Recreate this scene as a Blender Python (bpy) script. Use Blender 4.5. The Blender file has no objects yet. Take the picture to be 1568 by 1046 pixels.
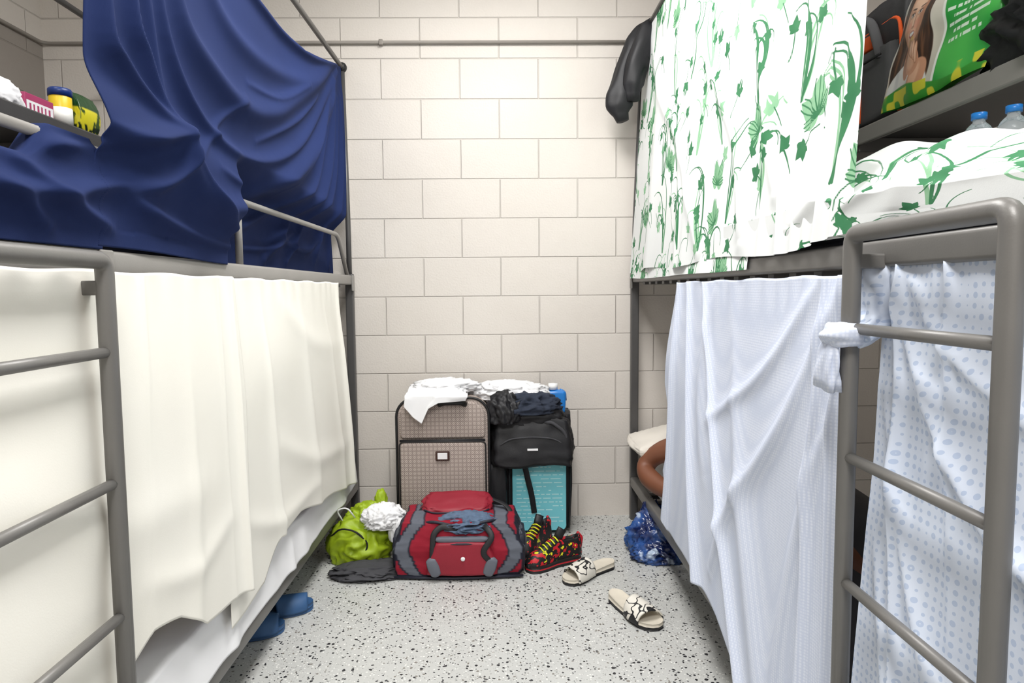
import bpy, bmesh, math, random
import numpy as np
from mathutils import Vector, Matrix, noise as mn
random.seed(7)
S=bpy.context.scene
C=bpy.context.collection

# ------------------------------------------------------------------ helpers
def srgb(r,g,b):
    f=lambda c:(c/255/12.92) if c/255<=.04045 else ((c/255+.055)/1.055)**2.4
    return (f(r),f(g),f(b),1.0)
_lat={}
def vn(x,y,seed=0):
    if seed not in _lat: _lat[seed]=np.random.RandomState(seed).rand(256,256)*2-1
    L=_lat[seed]; x=np.asarray(x,float); y=np.asarray(y,float)
    xi=np.floor(x).astype(int); yi=np.floor(y).astype(int); fx=x-xi; fy=y-yi
    fx=fx**3*(fx*(fx*6-15)+10); fy=fy**3*(fy*(fy*6-15)+10); xi&=255; yi&=255; x1=(xi+1)&255; y1=(yi+1)&255
    return (L[xi,yi]*(1-fx)+L[x1,yi]*fx)*(1-fy)+(L[xi,y1]*(1-fx)+L[x1,y1]*fx)*fy
def sst(a,b,x):
    t=np.clip((x-a)/(b-a),0,1); return t*t*(3-2*t)
def ridges(Y,Z,L):
    """sum of soft fold ridges along polylines given in cloth coordinates: (points,width,amplitude)"""
    out=np.zeros(np.broadcast(Y,Z).shape)
    for pts,w,A in L:
        P=[pts[0]]+list(pts)+[pts[-1]]; Q=[]
        for a,b,c,d in zip(P,P[1:],P[2:],P[3:]):
            for k in range(6):
                t=k/6
                Q.append(tuple(.5*(2*b[i]+(c[i]-a[i])*t+(2*a[i]-5*b[i]+4*c[i]-d[i])*t*t+(3*b[i]-a[i]-3*c[i]+d[i])*t**3) for i in (0,1)))
        Q.append(pts[-1]); n=len(Q)-1
        best=np.full(out.shape,9.); prm=np.zeros(out.shape)
        for i in range(n):
            ax,az=Q[i]; dx=Q[i+1][0]-ax; dz=Q[i+1][1]-az
            t=np.clip(((Y-ax)*dx+(Z-az)*dz)/(dx*dx+dz*dz+1e-12),0,1)
            d=np.hypot(Y-ax-t*dx,Z-az-t*dz); m=d<best
            best=np.where(m,d,best); prm=np.where(m,(i+t)/n,prm)
        out=out+A*(1+(best/w)**2)**-1.4*(.25+.75*np.sin(np.pi*np.clip(prm,.02,.98))**.6)
    return out
def empty(name):
    o=bpy.data.objects.new(name,None); o.empty_display_size=.1; C.objects.link(o); return o
def mobj(name,verts,faces,mat=None,parent=None,smooth=True):
    me=bpy.data.meshes.new(name)
    me.from_pydata([tuple(v) for v in verts],[],[tuple(f) for f in faces]); me.update()
    o=bpy.data.objects.new(name,me); C.objects.link(o)
    if mat: me.materials.append(mat)
    if smooth: me.polygons.foreach_set('use_smooth',[True]*len(me.polygons))
    if parent: o.parent=parent
    return o
def grid(name,nu,nv,fn,mat,parent=None,thick=0.0,flip=False,closeu=False):
    u=np.linspace(0,1,nu); v=np.linspace(0,1,nv); U,V=np.meshgrid(u,v,indexing='ij')
    X,Y,Z=fn(U,V); X=X+0*U; Y=Y+0*U; Z=Z+0*U
    co=np.stack([X,Y,Z],-1).reshape(-1,3)
    i=np.arange(nu-1)[:,None]*nv+np.arange(nv-1)[None,:]; i=i.ravel()
    q=np.stack([i,i+nv,i+nv+1,i+1],-1)
    if flip: q=q[:,::-1]
    o=mobj(name,co.tolist(),q.tolist(),mat,parent)
    if thick:
        m=o.modifiers.new('thick','SOLIDIFY'); m.thickness=thick; m.offset=0
    return o
def box(name,x0,x1,y0,y1,z0,z1,mat,parent=None,bev=.004,seg=2,rot=None):
    bm=bmesh.new(); bmesh.ops.create_cube(bm,size=1)
    for v in bm.verts: v.co=Vector(((v.co.x)*(x1-x0),(v.co.y)*(y1-y0),(v.co.z)*(z1-z0)))
    if bev: bmesh.ops.bevel(bm,geom=bm.edges[:],offset=bev,segments=seg,profile=.5,affect='EDGES')
    c=Vector(((x0+x1)/2,(y0+y1)/2,(z0+z1)/2))
    M=Matrix.Translation(c)@(rot.to_4x4() if rot else Matrix.Identity(4))
    bm.transform(M)
    me=bpy.data.meshes.new(name); bm.to_mesh(me); bm.free()
    o=bpy.data.objects.new(name,me); C.objects.link(o); me.materials.append(mat)
    me.polygons.foreach_set('use_smooth',[bev>.006]*len(me.polygons))
    if parent: o.parent=parent
    return o
def roundpath(pts,rad=.04,n=5):
    pts=[Vector(p) for p in pts]; out=[pts[0]]
    for a,b,c in zip(pts,pts[1:],pts[2:]):
        d1=(a-b); d2=(c-b); r=min(rad,d1.length*.45,d2.length*.45)
        p=b+d1.normalized()*r; q=b+d2.normalized()*r
        for k in range(n+1):
            t=k/n; out.append(p*(1-t)**2+b*2*t*(1-t)+q*t*t)
    out.append(pts[-1]); return out
def tube(name,pts,r,mat,parent=None,n=12,rad=.04,flat=None,closed=False,raw=False,up=None,lobes=0,lamp=.2):
    P=[Vector(p) for p in pts] if raw else roundpath(pts,rad)
    N=len(P); verts=[]; faces=[]
    nrm=None
    for i,p in enumerate(P):
        if closed: t=(P[(i+1)%N]-P[i-1])
        else: t=(P[min(i+1,N-1)]-P[max(i-1,0)])
        t.normalize()
        if nrm is None:
            a=Vector(up) if up else (Vector((0,0,1)) if abs(t.z)<.9 else Vector((1,0,0)))
            nrm=(a-t*a.dot(t)).normalized()
        else: nrm=(nrm-t*nrm.dot(t)).normalized()
        bn=t.cross(nrm)
        if isinstance(r,(list,tuple)): 
            f_=i/(N-1)*(len(r)-1); k0=min(int(f_),len(r)-2); rr=r[k0]*(1-f_+k0)+r[k0+1]*(f_-k0)
        else: rr=r
        f=flat if flat else 1.0
        for k in range(n):
            a=2*math.pi*k/n
            r2=rr*(1+(lamp*math.sin(lobes*a+i*.25)+lamp*.5*math.sin((lobes+2)*a-i*.4+1) if lobes else 0))
            verts.append(p+nrm*math.cos(a)*r2*f+bn*math.sin(a)*r2)
    M=N if closed else N-1
    for i in range(M):
        for k in range(n):
            a=i*n+k; b=i*n+(k+1)%n; c=((i+1)%N)*n+(k+1)%n; d=((i+1)%N)*n+k
            faces.append((a,b,c,d))
    if not closed:
        faces.append(tuple(range(n))[::-1]); faces.append(tuple((N-1)*n+k for k in range(n)))
    return mobj(name,verts,faces,mat,parent)
def soft(name,c,size,mat,parent=None,r=.35,n=14,nz=0.0,nf=4.,seed=0,rotz=0,fn=None,flatbot=True,colfn=None,tilt=None):
    bm=bmesh.new(); bmesh.ops.create_cube(bm,size=2)
    bmesh.ops.subdivide_edges(bm,edges=bm.edges[:],cuts=n,use_grid_fill=True)
    cols=[]
    for v in bm.verts:
        p=v.co.copy(); raw=p.copy()
        s=p.normalized()*1.0
        q=p*(1-r)+s*r
        if nz:
            o=Vector((seed*3.1,seed*1.7,seed))
            k=mn.noise(p*nf+o); k2=mn.noise(p*nf*2.3+o)
            q*=1+nz*((1-2.6*abs(k))*.7+(1-2.6*abs(k2))*.3)
        if fn: q=fn(q,raw)
        if colfn: cols.append(colfn(q,raw))
        v.co=Vector((q.x*size[0]/2,q.y*size[1]/2,q.z*size[2]/2))
        if flatbot and v.co.z<-size[2]/2*.93: v.co.z=-size[2]/2*.93
    M=Matrix.Translation(Vector(c))@Matrix.Rotation(rotz,4,'Z')
    if tilt: M=M@Matrix.Rotation(tilt[1],4,tilt[0])
    bm.transform(M)
    me=bpy.data.meshes.new(name); bm.to_mesh(me); bm.free()
    o=bpy.data.objects.new(name,me); C.objects.link(o); me.materials.append(mat)
    me.polygons.foreach_set('use_smooth',[True]*len(me.polygons))
    if cols:
        a=me.color_attributes.new('Col','FLOAT_COLOR','POINT')
        a.data.foreach_set('color',np.array(cols,float).ravel())
    if parent: o.parent=parent
    return o
def heap(name,c,size,mat,parent=None,seed=0,amp=.3,f=2.2,sub=5,rotz=0,oct=(.68,.26,.06)):
    bm=bmesh.new(); bmesh.ops.create_icosphere(bm,subdivisions=sub,radius=1)
    o=Vector((seed*7.3,seed*2.1,seed*1.3))
    def rd(p):
        x=mn.noise(p); return 1-2.4*math.sqrt(x*x+.004)
    for v in bm.verts:
        d=v.co.normalized()
        w=Vector((mn.noise(d*1.3+o),mn.noise(d*1.3+o*2),mn.noise(d*1.3-o)))*1.0
        a=rd((d+w)*f*.8+o); b=rd((d+w)*f*1.9+o); e=rd((d+w)*f*3.6+o)
        q=d*(1+amp*(oct[0]*a+oct[1]*b+oct[2]*e))
        v.co=Vector((q.x*size[0]/2,q.y*size[1]/2,max(q.z,-.55)*size[2]/1.55+ .0))
    z0=min(v.co.z for v in bm.verts)
    bm.transform(Matrix.Translation(Vector(c)-Vector((0,0,z0)))@Matrix.Rotation(rotz,4,'Z'))
    me=bpy.data.meshes.new(name); bm.to_mesh(me); bm.free()
    ob=bpy.data.objects.new(name,me); C.objects.link(ob); me.materials.append(mat)
    me.polygons.foreach_set('use_smooth',[True]*len(me.polygons))
    if parent: ob.parent=parent
    return ob

# ------------------------------------------------------------------ materials
class NT:
    def __init__(s,name,rough=.6,metal=0,spec=.5):
        s.m=bpy.data.materials.new(name); s.m.use_nodes=True; s.t=s.m.node_tree; s.n=s.t.nodes; s.l=s.t.links
        s.b=s.n['Principled BSDF']; s.b.inputs['Roughness'].default_value=rough; s.b.inputs['Metallic'].default_value=metal
        s.b.inputs['Specular IOR Level'].default_value=spec
        s.tc=s.n.new('ShaderNodeTexCoord')
    def add(s,t,**k):
        n=s.n.new(t)
        for a,b in k.items(): setattr(n,a,b)
        return n
    def link(s,a,b): s.l.new(a,b)
    def math(s,op,a,b=None,clamp=False):
        n=s.add('ShaderNodeMath',operation=op); n.use_clamp=clamp
        for i,x in enumerate((a,b)):
            if x is None: continue
            if isinstance(x,(int,float)): n.inputs[i].default_value=x
            else: s.link(x,n.inputs[i])
        return n.outputs[0]
    def mix(s,fac,a,b):
        n=s.add('ShaderNodeMix',data_type='RGBA')
        for i,x in ((0,fac),(6,a),(7,b)):
            if isinstance(x,(int,float,tuple)): n.inputs[i].default_value=x
            else: s.link(x,n.inputs[i])
        return n.outputs[2]
    def noise(s,scale,detail=2,vec=None,rough=.5):
        n=s.add('ShaderNodeTexNoise'); n.inputs['Scale'].default_value=scale; n.inputs['Detail'].default_value=detail
        n.inputs['Roughness'].default_value=rough
        s.link(vec if vec else s.tc.outputs['Object'],n.inputs['Vector']); return n
    def ramp(s,f,a,b):
        n=s.add('ShaderNodeMapRange'); n.inputs[1].default_value=a; n.inputs[2].default_value=b; n.interpolation_type='SMOOTHSTEP'
        s.link(f,n.inputs[0]); return n.outputs[0]
    def col(s,x):
        if isinstance(x,tuple): s.b.inputs['Base Color'].default_value=x
        else: s.link(x,s.b.inputs['Base Color'])
    def bump(s,h,st=.3,dist=.002):
        n=s.add('ShaderNodeBump'); n.inputs['Strength'].default_value=st; n.inputs['Distance'].default_value=dist
        s.link(h,n.inputs['Height']); s.link(n.outputs[0],s.b.inputs['Normal'])
def simple(name,c,rough=.6,metal=0,var=.12,sc=8,bump=0,bsc=200,spec=.5,sheen=0):
    k=NT(name,rough,metal,spec)
    d=tuple(x*(1-var) for x in c[:3])+(1,); e=tuple(min(1,x*(1+var)) for x in c[:3])+(1,)
    k.col(k.mix(k.noise(sc,1).outputs[0],d,e))
    if bump: k.bump(k.noise(bsc,2).outputs[0],bump,.001)
    if sheen: k.b.inputs['Sheen Weight'].default_value=sheen
    return k.m

def mat_wall(name='painted_block',low=None):
    k=NT(name,.6,spec=.3)
    sp=k.add('ShaderNodeSeparateXYZ'); k.link(k.tc.outputs['Object'],sp.inputs[0])
    cb=k.add('ShaderNodeCombineXYZ')
    k.link(k.math('ADD',k.math('ADD',sp.outputs[0],sp.outputs[1]),.196-3.41),cb.inputs[0]); k.link(k.math('ADD',sp.outputs[2],.0275),cb.inputs[1])
    br=k.add('ShaderNodeTexBrick'); k.link(cb.outputs[0],br.inputs['Vector'])
    br.inputs['Scale'].default_value=1; br.inputs['Brick Width'].default_value=.392; br.inputs['Row Height'].default_value=.1965
    br.inputs['Mortar Size'].default_value=.0042; br.inputs['Mortar Smooth'].default_value=.8
    br.inputs['Color1'].default_value=(1,1,1,1); br.inputs['Color2'].default_value=(.9,.9,.9,1); br.inputs['Mortar'].default_value=(0,0,0,1)
    base=k.mix(k.noise(2.2,3).outputs[0],srgb(211,204,196),srgb(222,216,209))
    base=k.mix(k.math('MULTIPLY',k.ramp(k.noise(1.7,3).outputs[0],.60,.78),.18),base,srgb(192,176,152))
    if low: base=k.mix(k.math('LESS_THAN',sp.outputs[2],2.40),base,low)  # painted shade: base colour darkened below conduit height
    k.col(k.mix(k.math('MULTIPLY',br.outputs['Fac'],.24),base,srgb(170,162,153)))
    h=k.math('ADD',k.math('SUBTRACT',1.0,br.outputs['Fac']),k.math('MULTIPLY',k.noise(110,4).outputs[0],.35))
    h=k.math('ADD',h,k.math('MULTIPLY',k.noise(10,3).outputs[0],.5))
    k.bump(h,.9,.004); return k.m
def mat_floor():
    k=NT('epoxy_flake_floor',.3,spec=.45)
    nz=k.noise(60,2)
    v=k.add('ShaderNodeVectorMath',operation='SCALE'); k.link(nz.outputs['Color'],v.inputs[0]); v.inputs['Scale'].default_value=.012
    a=k.add('ShaderNodeVectorMath',operation='ADD'); k.link(k.tc.outputs['Object'],a.inputs[0]); k.link(v.outputs[0],a.inputs[1])
    base=k.mix(k.noise(3,3).outputs[0],srgb(184,185,182),srgb(198,199,196))
    def chips(scale,thr,size,c,base,off):
        ad=k.add('ShaderNodeVectorMath',operation='ADD'); k.link(a.outputs[0],ad.inputs[0]); ad.inputs[1].default_value=(off,off*.7,0)
        vo=k.add('ShaderNodeTexVoronoi'); vo.voronoi_dimensions='2D'; vo.inputs['Scale'].default_value=scale; k.link(ad.outputs[0],vo.inputs['Vector'])
        sp=k.add('ShaderNodeSeparateColor'); k.link(vo.outputs['Color'],sp.inputs[0])
        sel=k.math('LESS_THAN',sp.outputs[0],thr)
        d=k.math('LESS_THAN',vo.outputs['Distance'],k.math('MULTIPLY',sp.outputs[1],size))
        return k.mix(k.math('MULTIPLY',sel,d),base,c)
    base=chips(130,.30,.42,srgb(170,171,168),base,3.3)
    base=chips(120,.22,.42,srgb(222,222,218),base,9.1)
    base=chips(90,.12,.40,srgb(130,125,118),base,5.7)
    base=chips(70,.17,.42,srgb(42,42,46),base,1.2)
    base=chips(120,.12,.48,srgb(56,56,60),base,7.9)
    k.col(base); k.bump(k.noise(45,2).outputs[0],.2,.002); return k.m
def mat_attr(name='painted_fabric',rough=.75,bump=.25,bsc=400,spec=.3):
    k=NT(name,rough,spec=spec); a=k.add('ShaderNodeAttribute',attribute_name='Col')
    k.col(a.outputs['Color'])
    if bump: k.bump(k.noise(bsc,3).outputs[0],bump,.001)
    return k.m
def mat_print():
    k=NT('leaf_print_cotton',.85,spec=.2)
    A=k.add('ShaderNodeAttribute',attribute_name='dark'); B=k.add('ShaderNodeAttribute',attribute_name='light')
    base=k.mix(k.noise(5).outputs[0],srgb(222,225,224),srgb(234,236,235))
    fb=k.math('SUBTRACT',1.0,k.ramp(B.outputs['Fac'],-.0008,.0008))
    fa=k.math('SUBTRACT',1.0,k.ramp(A.outputs['Fac'],-.0007,.0007))
    c=k.mix(fb,base,k.mix(k.noise(30).outputs[0],srgb(120,172,134),srgb(156,198,160)))
    c=k.mix(fa,c,k.mix(k.noise(14).outputs[0],srgb(36,98,62),srgb(80,142,100)))
    k.col(c); k.bump(k.noise(500,2).outputs[0],.15,.0008); return k.m
def mat_sheet(name,c1,c2,mode=None):
    k=NT(name,.85,spec=.2)
    base=k.mix(k.noise(3,2).outputs[0],c1,c2)
    if mode=='waffle':
        w=k.add('ShaderNodeTexVoronoi'); w.inputs['Scale'].default_value=150; w.inputs['Randomness'].default_value=.15; k.link(k.tc.outputs['Object'],w.inputs['Vector'])
        base=k.mix(k.math('MULTIPLY',k.ramp(w.outputs['Distance'],.2,.6),.55),base,srgb(182,192,214)); k.bump(w.outputs['Distance'],.25,.001)
    elif mode=='circles':
        mp=k.add('ShaderNodeMapping'); k.link(k.tc.outputs['Object'],mp.inputs[0]); mp.inputs['Scale'].default_value=(.01,1,1)
        w=k.add('ShaderNodeTexVoronoi'); w.inputs['Scale'].default_value=66; w.inputs['Randomness'].default_value=0.12; k.link(mp.outputs[0],w.inputs['Vector'])
        r=k.math('LESS_THAN',k.math('ABSOLUTE',k.math('SUBTRACT',w.outputs['Distance'],.38)),.065)
        r=k.math('MAXIMUM',r,k.math('LESS_THAN',w.outputs['Distance'],.10))
        base=k.mix(k.math('MULTIPLY',r,.5),base,srgb(146,168,202))
    else: k.bump(k.noise(350,2).outputs[0],.12,.001)
    k.col(base); return k.m
M_wall=mat_wall(); M_wallL=mat_wall('painted_block_low_shade',srgb(156,149,142)); M_floor=mat_floor()  # left wall's gray lower tone is shade put into the colour
M_ceil=simple('ceiling_paint',srgb(236,234,231),.8)
M_frame=simple('gray_powder_coat',srgb(112,110,107),.42,.2,.06,20,.15,300)
M_frameD=simple('gray_powder_coat_dark',srgb(82,81,81),.42,.25,.08,20,.15,300)
M_frameL=simple('gray_powder_coat_light',srgb(146,143,139),.38,.1,.06,12,.15,300)
M_navy=simple('navy_cotton',srgb(32,44,84),.9,0,.08,5,.15,500,.12)
M_navyD=simple('navy_mattress',srgb(28,32,46),.7)
M_cream=mat_sheet('cream_cotton',srgb(231,228,218),srgb(238,236,228))
M_white=mat_sheet('white_cotton',srgb(228,228,230),srgb(238,238,239))
M_blueW=mat_sheet('pale_blue_waffle',srgb(210,216,230),srgb(219,224,236),'waffle')
M_circ=mat_sheet('blue_circle_print',srgb(204,213,229),srgb(214,222,236),'circles')
M_print=mat_print()
M_black=simple('black_nylon',srgb(22,22,26),.55,0,.25,10,.3,260)
M_blackR=simple('black_rubber',srgb(18,18,20),.5)
M_char=simple('charcoal_cloth',srgb(66,66,70),.9,0,.2,10,.3,200)
M_orange=simple('orange_nylon',srgb(232,92,30),.6)
M_lime=simple('lime_nylon',srgb(152,176,30),.5,0,.12,8,.3,150)
M_denim=simple('denim',srgb(86,104,128),.9,0,.35,60,.4,400)
M_denimD=simple('dark_denim',srgb(40,47,62),.9,0,.4,50,.4,400)
M_crim=simple('crimson_nylon',srgb(142,24,44),.55,0,.12,10,.3,300)
M_gryN=simple('slate_nylon',srgb(98,102,112),.6,0,.1,10,.3,300)
M_navN=simple('dark_navy_nylon',srgb(30,32,46),.6,0,.15,10,.3,300)
M_teal=simple('turquoise_board',srgb(124,210,222),.5,0,.05)
M_blueP=simple('blue_plastic',srgb(28,120,200),.3)
M_slip=simple('blue_foam',srgb(46,84,128),.6)
M_skin=simple('brown_skin',srgb(122,76,54),.5,0,.12,12,.1,150)
M_hair=simple('black_hair',srgb(22,18,16),.7)
M_grcl=simple('gray_canvas',srgb(80,80,82),.85,0,.15,10,.3,200)
M_vc=mat_attr()
M_gloss=mat_attr('printed_film',.28,.0,spec=.5)
M_pillow=simple('ivory_pillowcase',srgb(226,220,210),.85)
M_slide=simple('slide_footbed',srgb(214,206,190),.7,0,.06,30,.3,500)

# ------------------------------------------------------------------ room
XW0,XW1,YW,ZC=-2.24,2.15,3.41,2.95
Y0=-2.4
def quad(name,v,mat): return mobj(name,v,[(0,1,2,3)],mat,None,False)
quad('floor',[(XW0,Y0,0),(XW1,Y0,0),(XW1,YW,0),(XW0,YW,0)],M_floor)
quad('ceiling',[(XW0,Y0,ZC),(XW0,YW,ZC),(XW1,YW,ZC),(XW1,Y0,ZC)],M_ceil)
quad('wall_back',[(XW0,YW,0),(XW1,YW,0),(XW1,YW,ZC),(XW0,YW,ZC)],M_wall)
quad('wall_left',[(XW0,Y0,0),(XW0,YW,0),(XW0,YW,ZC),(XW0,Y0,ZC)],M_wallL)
quad('wall_right',[(XW1,YW,0),(XW1,Y0,0),(XW1,Y0,ZC),(XW1,YW,ZC)],M_wall)
quad('wall_front',[(XW1,Y0,0),(XW0,Y0,0),(XW0,Y0,ZC),(XW1,Y0,ZC)],M_wall)
cp=empty('wall_conduit')
M_cond=simple('conduit_paint',srgb(142,136,129),.5)
tube('pipe',[(XW1-.01,YW-.012,2.405),(XW0+.012,YW-.012,2.405),(XW0+.012,Y0+.01,2.405)],.0085,M_cond,cp)
for x in (-.58,.9): 
    box('clip',x-.01,x+.01,YW-.024,YW,2.392,2.418,M_cond,cp,.003)

# ------------------------------------------------------------------ bunks
def bunk(name,sg,xi,xo,ztop,xl,yl0,yl1,rungs,ltop,railmat,xt,gy0):
    E=empty(name); ya,yb=.60,3.35
    P=lambda n,x,y,z0,z1,w=.019: box(n,x-w,x+w,y-w,y+w,z0,z1,M_frameD,E,.005)
    P('post_1',xi,yb,0,1.27); P('post_2',xi,ya,0,1.27); P('post_3',xo,yb,0,ztop); P('post_4',xo,ya,0,ztop)
    tube('upper_post_1',[(xi,yb,1.25),(xi,yb,1.5),(xt,yb,ztop)],.013,M_frameD,E)
    tube('upper_post_2',[(xi,ya,1.25),(xi,ya,1.5),(xt,ya,ztop)],.013,M_frameD,E)
    tube('top_rail',[(xt,ya,ztop),(xt,yb+.01,ztop)],.011,M_frame,E)
    tube('top_rail_back',[(xo,ya,ztop),(xo,yb,ztop)],.012,M_frameD,E)
    for y in (ya,yb): tube('top_cross',[(xt,y,ztop-.02),(xo,y,ztop-.02)],.012,M_frameD,E)
    soft('post_cap',(xt,yb,ztop),(.05,.05,.05),M_blackR,E,r=1,n=4,flatbot=False)
    for z0,z1,m in ((1.215,1.262,railmat),(.175,.225,M_frame)):
        box('side_rail',xi-.019,xi+.019,ya,yb,z0,z1,m,E,.008,3)
        box('side_rail_back',xo-.019,xo+.019,ya,yb,z0,z1,M_frameD,E,.006)
        for y in (ya,yb): box('end_rail',min(xi,xo),max(xi,xo),y-.015,y+.015,z0,z1,M_frameD,E,.006)
        y=ya+.08
        while y<yb-.05:
            box('slat',min(xi,xo)+.01,max(xi,xo)-.01,y-.02,y+.02,z0-.012,z0+.006,M_frameD,E,.002); y+=.125
    for y in (yl1+.1,yb-.02): box('rail_bracket',xi-sg*.021-.004,xi-sg*.021+.004,y-.02,y+.02,1.185,1.262,railmat,E,.003)
    gm=M_frameL if sg<0 else M_frame
    tube('guard_rail',[(xi,gy0,1.445),(xi,3.13,1.445),(xi,3.30,1.26)],.010,gm,E,rad=.05)
    for y in ((.9,1.95) if sg<0 else (1.95,)): tube('guard_strut',[(xi,y,1.25),(xi,y,1.44)],.0105,gm,E)
    tube('ladder_frame',[(xl,yl1,0.005),(xl,yl1,ltop),(xl,yl0,ltop),(xl,yl0,0.005)],.0152,M_frame,E,n=16,rad=.022)
    for z in rungs: tube('ladder_rung',[(xl,yl0,z),(xl,yl1,z)],.0095,M_frame,E)
    for y in (yl0,yl1):
        box('ladder_hook',min(xl,xi)-.005,max(xl,xi)+.005,y-.012,y+.012,ltop-.06,ltop-.035,M_frame,E,.003)
        tube('ladder_foot',[(xl,y,.002),(xl,y,.03)],.02,M_blackR,E)
    a,b=(xo,xo+.33) if sg<0 else (xo-.35,xo)
    box('shelf_board',a,b,.95,3.30,1.665,1.68,M_frameD,E,.003)
    ed=b if sg<0 else a
    box('shelf_lip',ed-.010,ed+.008,.95,3.30,1.638,1.692,M_frameL if sg>0 else M_frameD,E,.005)
    for y in (1.0,2.2,3.2): box('shelf_bracket',min(xo,ed),max(xo,ed),y-.01,y+.01,1.62,1.665,M_frameD,E,.002)
    return E
bunk('bunk_bed',-1,-.755,-1.63,2.27,-.68,.80,1.16,(1.08,.85,.61,.37),1.238,M_frameL,-.765,.62)
bunk('bunk_bed',1,.672,1.52,2.42,.604,.783,1.142,(1.11,.885,.66,.43),1.272,M_frame,.71,1.6)

def mattress(x0,x1,z0,z1,mat):
    soft('mattress',((x0+x1)/2,1.97,(z0+z1)/2+.005),(x1-x0,2.66,z1-z0),mat,None,r=.06,n=12,nz=.01)
mattress(-1.60,-.865,1.265,1.37,M_navyD); mattress(.70,1.49,1.265,1.36,M_navyD)
mattress(-1.60,-.775,.226,.36,M_white); mattress(.705,1.49,.226,.30,M_white)

# ------------------------------------------------------------------ navy blanket (left upper)
NB=empty('navy_blanket')
NAV=[([(3.13,2.19),(2.73,1.82),(2.31,1.57),(1.87,1.41),(1.60,1.41),(1.47,1.50)],.040,.050),
 ([(3.07,2.19),(2.41,1.86),(2.14,1.74),(1.89,1.69),(1.67,1.73),(1.54,1.80),(1.50,1.97),(1.48,2.2)],.045,.042),
 ([(3.08,2.16),(2.55,1.78),(2.19,1.61),(1.87,1.55),(1.64,1.59),(1.47,1.73),(1.42,2.0),(1.40,2.2)],.022,.028),
 ([(3.0,2.17),(2.6,1.98),(2.2,1.88),(1.9,1.86),(1.72,1.93),(1.62,2.1)],.04,.026),
 ([(2.5,1.93),(2.2,1.80),(1.95,1.77)],.014,.012),([(2.7,1.95),(2.4,1.78),(2.0,1.62)],.014,.013),([(2.2,1.48),(1.9,1.46),(1.7,1.49)],.014,.012),
 ([(2.9,2.0),(2.6,1.72),(2.3,1.52)],.012,.012),([(1.9,1.72),(1.75,1.62),(1.6,1.5)],.012,.010),
 ([(3.12,2.12),(2.92,1.73),(2.61,1.47),(2.36,1.30)],.030,.042),
 ([(3.20,2.08),(3.05,1.72),(2.80,1.48),(2.62,1.30)],.022,.034),
 ([(3.26,2.1),(3.18,1.65),(3.0,1.32)],.022,.034),
 ([(3.30,2.2),(3.30,1.7),(3.26,1.3)],.02,.02),
 ([(3.0,2.1),(2.75,1.70),(2.45,1.50),(2.1,1.38),(1.9,1.33)],.022,.03),
 ([(2.7,1.42),(2.4,1.34),(2.1,1.32)],.016,.02),([(3.05,1.42),(2.85,1.35),(2.5,1.38)],.016,.02),
 ([(3.3,2.27),(3.08,2.2),(2.85,2.13),(2.5,2.05),(2.05,2.03),(1.7,2.08)],.018,.026),
 ([(1.27,2.2),(1.27,1.71),(1.32,1.61),(1.47,1.53)],.018,.035),
 ([(1.335,2.2),(1.345,1.76),(1.39,1.65),(1.47,1.54)],.014,.030),
 ([(1.39,2.2),(1.385,1.9),(1.42,1.7),(1.475,1.55)],.018,.02),
 ([(1.24,1.462),(1.32,1.475),(1.475,1.525)],.018,.045),
 ([(1.475,1.53),(1.485,1.46),(1.40,1.40),(1.22,1.36)],.018,.034),
 ([(1.24,1.41),(1.38,1.35),(1.66,1.31),(1.93,1.30)],.018,.026),
 ([(1.50,1.50),(1.62,1.42),(1.80,1.35),(2.0,1.33)],.016,.026)]
NV2=[([(.6,1.43),(1.06,1.425),(1.21,1.447),(1.32,1.47)],.014,.022),([(1.40,1.41),(1.22,1.37),(1.10,1.345),(.8,1.33)],.018,.026),
 ([(1.02,1.40),(1.13,1.339),(1.28,1.302)],.018,.022),([(.6,1.385),(.85,1.37),(1.0,1.34),(1.1,1.29)],.018,.02),([(.6,1.30),(.8,1.285),(.95,1.28)],.015,.015)]
ys=[1.2,1.6,2.05,2.49,2.85,3.1,3.34]; zs=[2.24,2.12,2.04,2.05,2.135,2.2,2.27]
def fnavy(U,V):
    Y=1.235+U*(3.335-1.235)
    zt=np.interp(Y,ys,zs)
    zb=1.262+.006*np.sin(Y*6)
    Z=zb+V*(zt-zb)
    R=ridges(Y,Z,NAV)
    r=np.hypot(3.36-Y,2.29-Z)
    belly=.05*sst(0,.3,V)*sst(0,.6,r)*sst(3.3,2.4,Y)
    X=-.772+R*.92+belly+.007*vn(Y*3,Z*3,14)
    over=(1-sst(1.80,1.88,Y))*sst(1.60,1.47,Z)
    X=X+over*.03*sst(1.262,1.30,Z)
    behind=sst(1.80,1.90,Y)*sst(1.56,1.455,Z)
    X=np.where(Z<1.30,np.maximum(X,-.73)*(1-behind)+X*behind,X)
    Xb=-.835+.9*R+.006*vn(Y*8,Z*4,9)
    Xb=np.where(Xb>-.785,-.785+.017*np.tanh((Xb+.785)/.02),Xb)
    X=X*(1-behind)+Xb*behind
    Xl=-.738+ridges(Y,Z,NV2)+.004*vn(Y*5,Z*4,22)
    m=sst(1.42,1.25,Y)*sst(1.49,1.45,Z)
    X=X*(1-m)+Xl*m
    Y=Y-.035*sst(.08,0,U)*np.sin(V*5)*sst(1.45,1.6,Z)
    return X,Y,Z
grid('drape',460,230,fnavy,M_navy,NB,.002)
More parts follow.
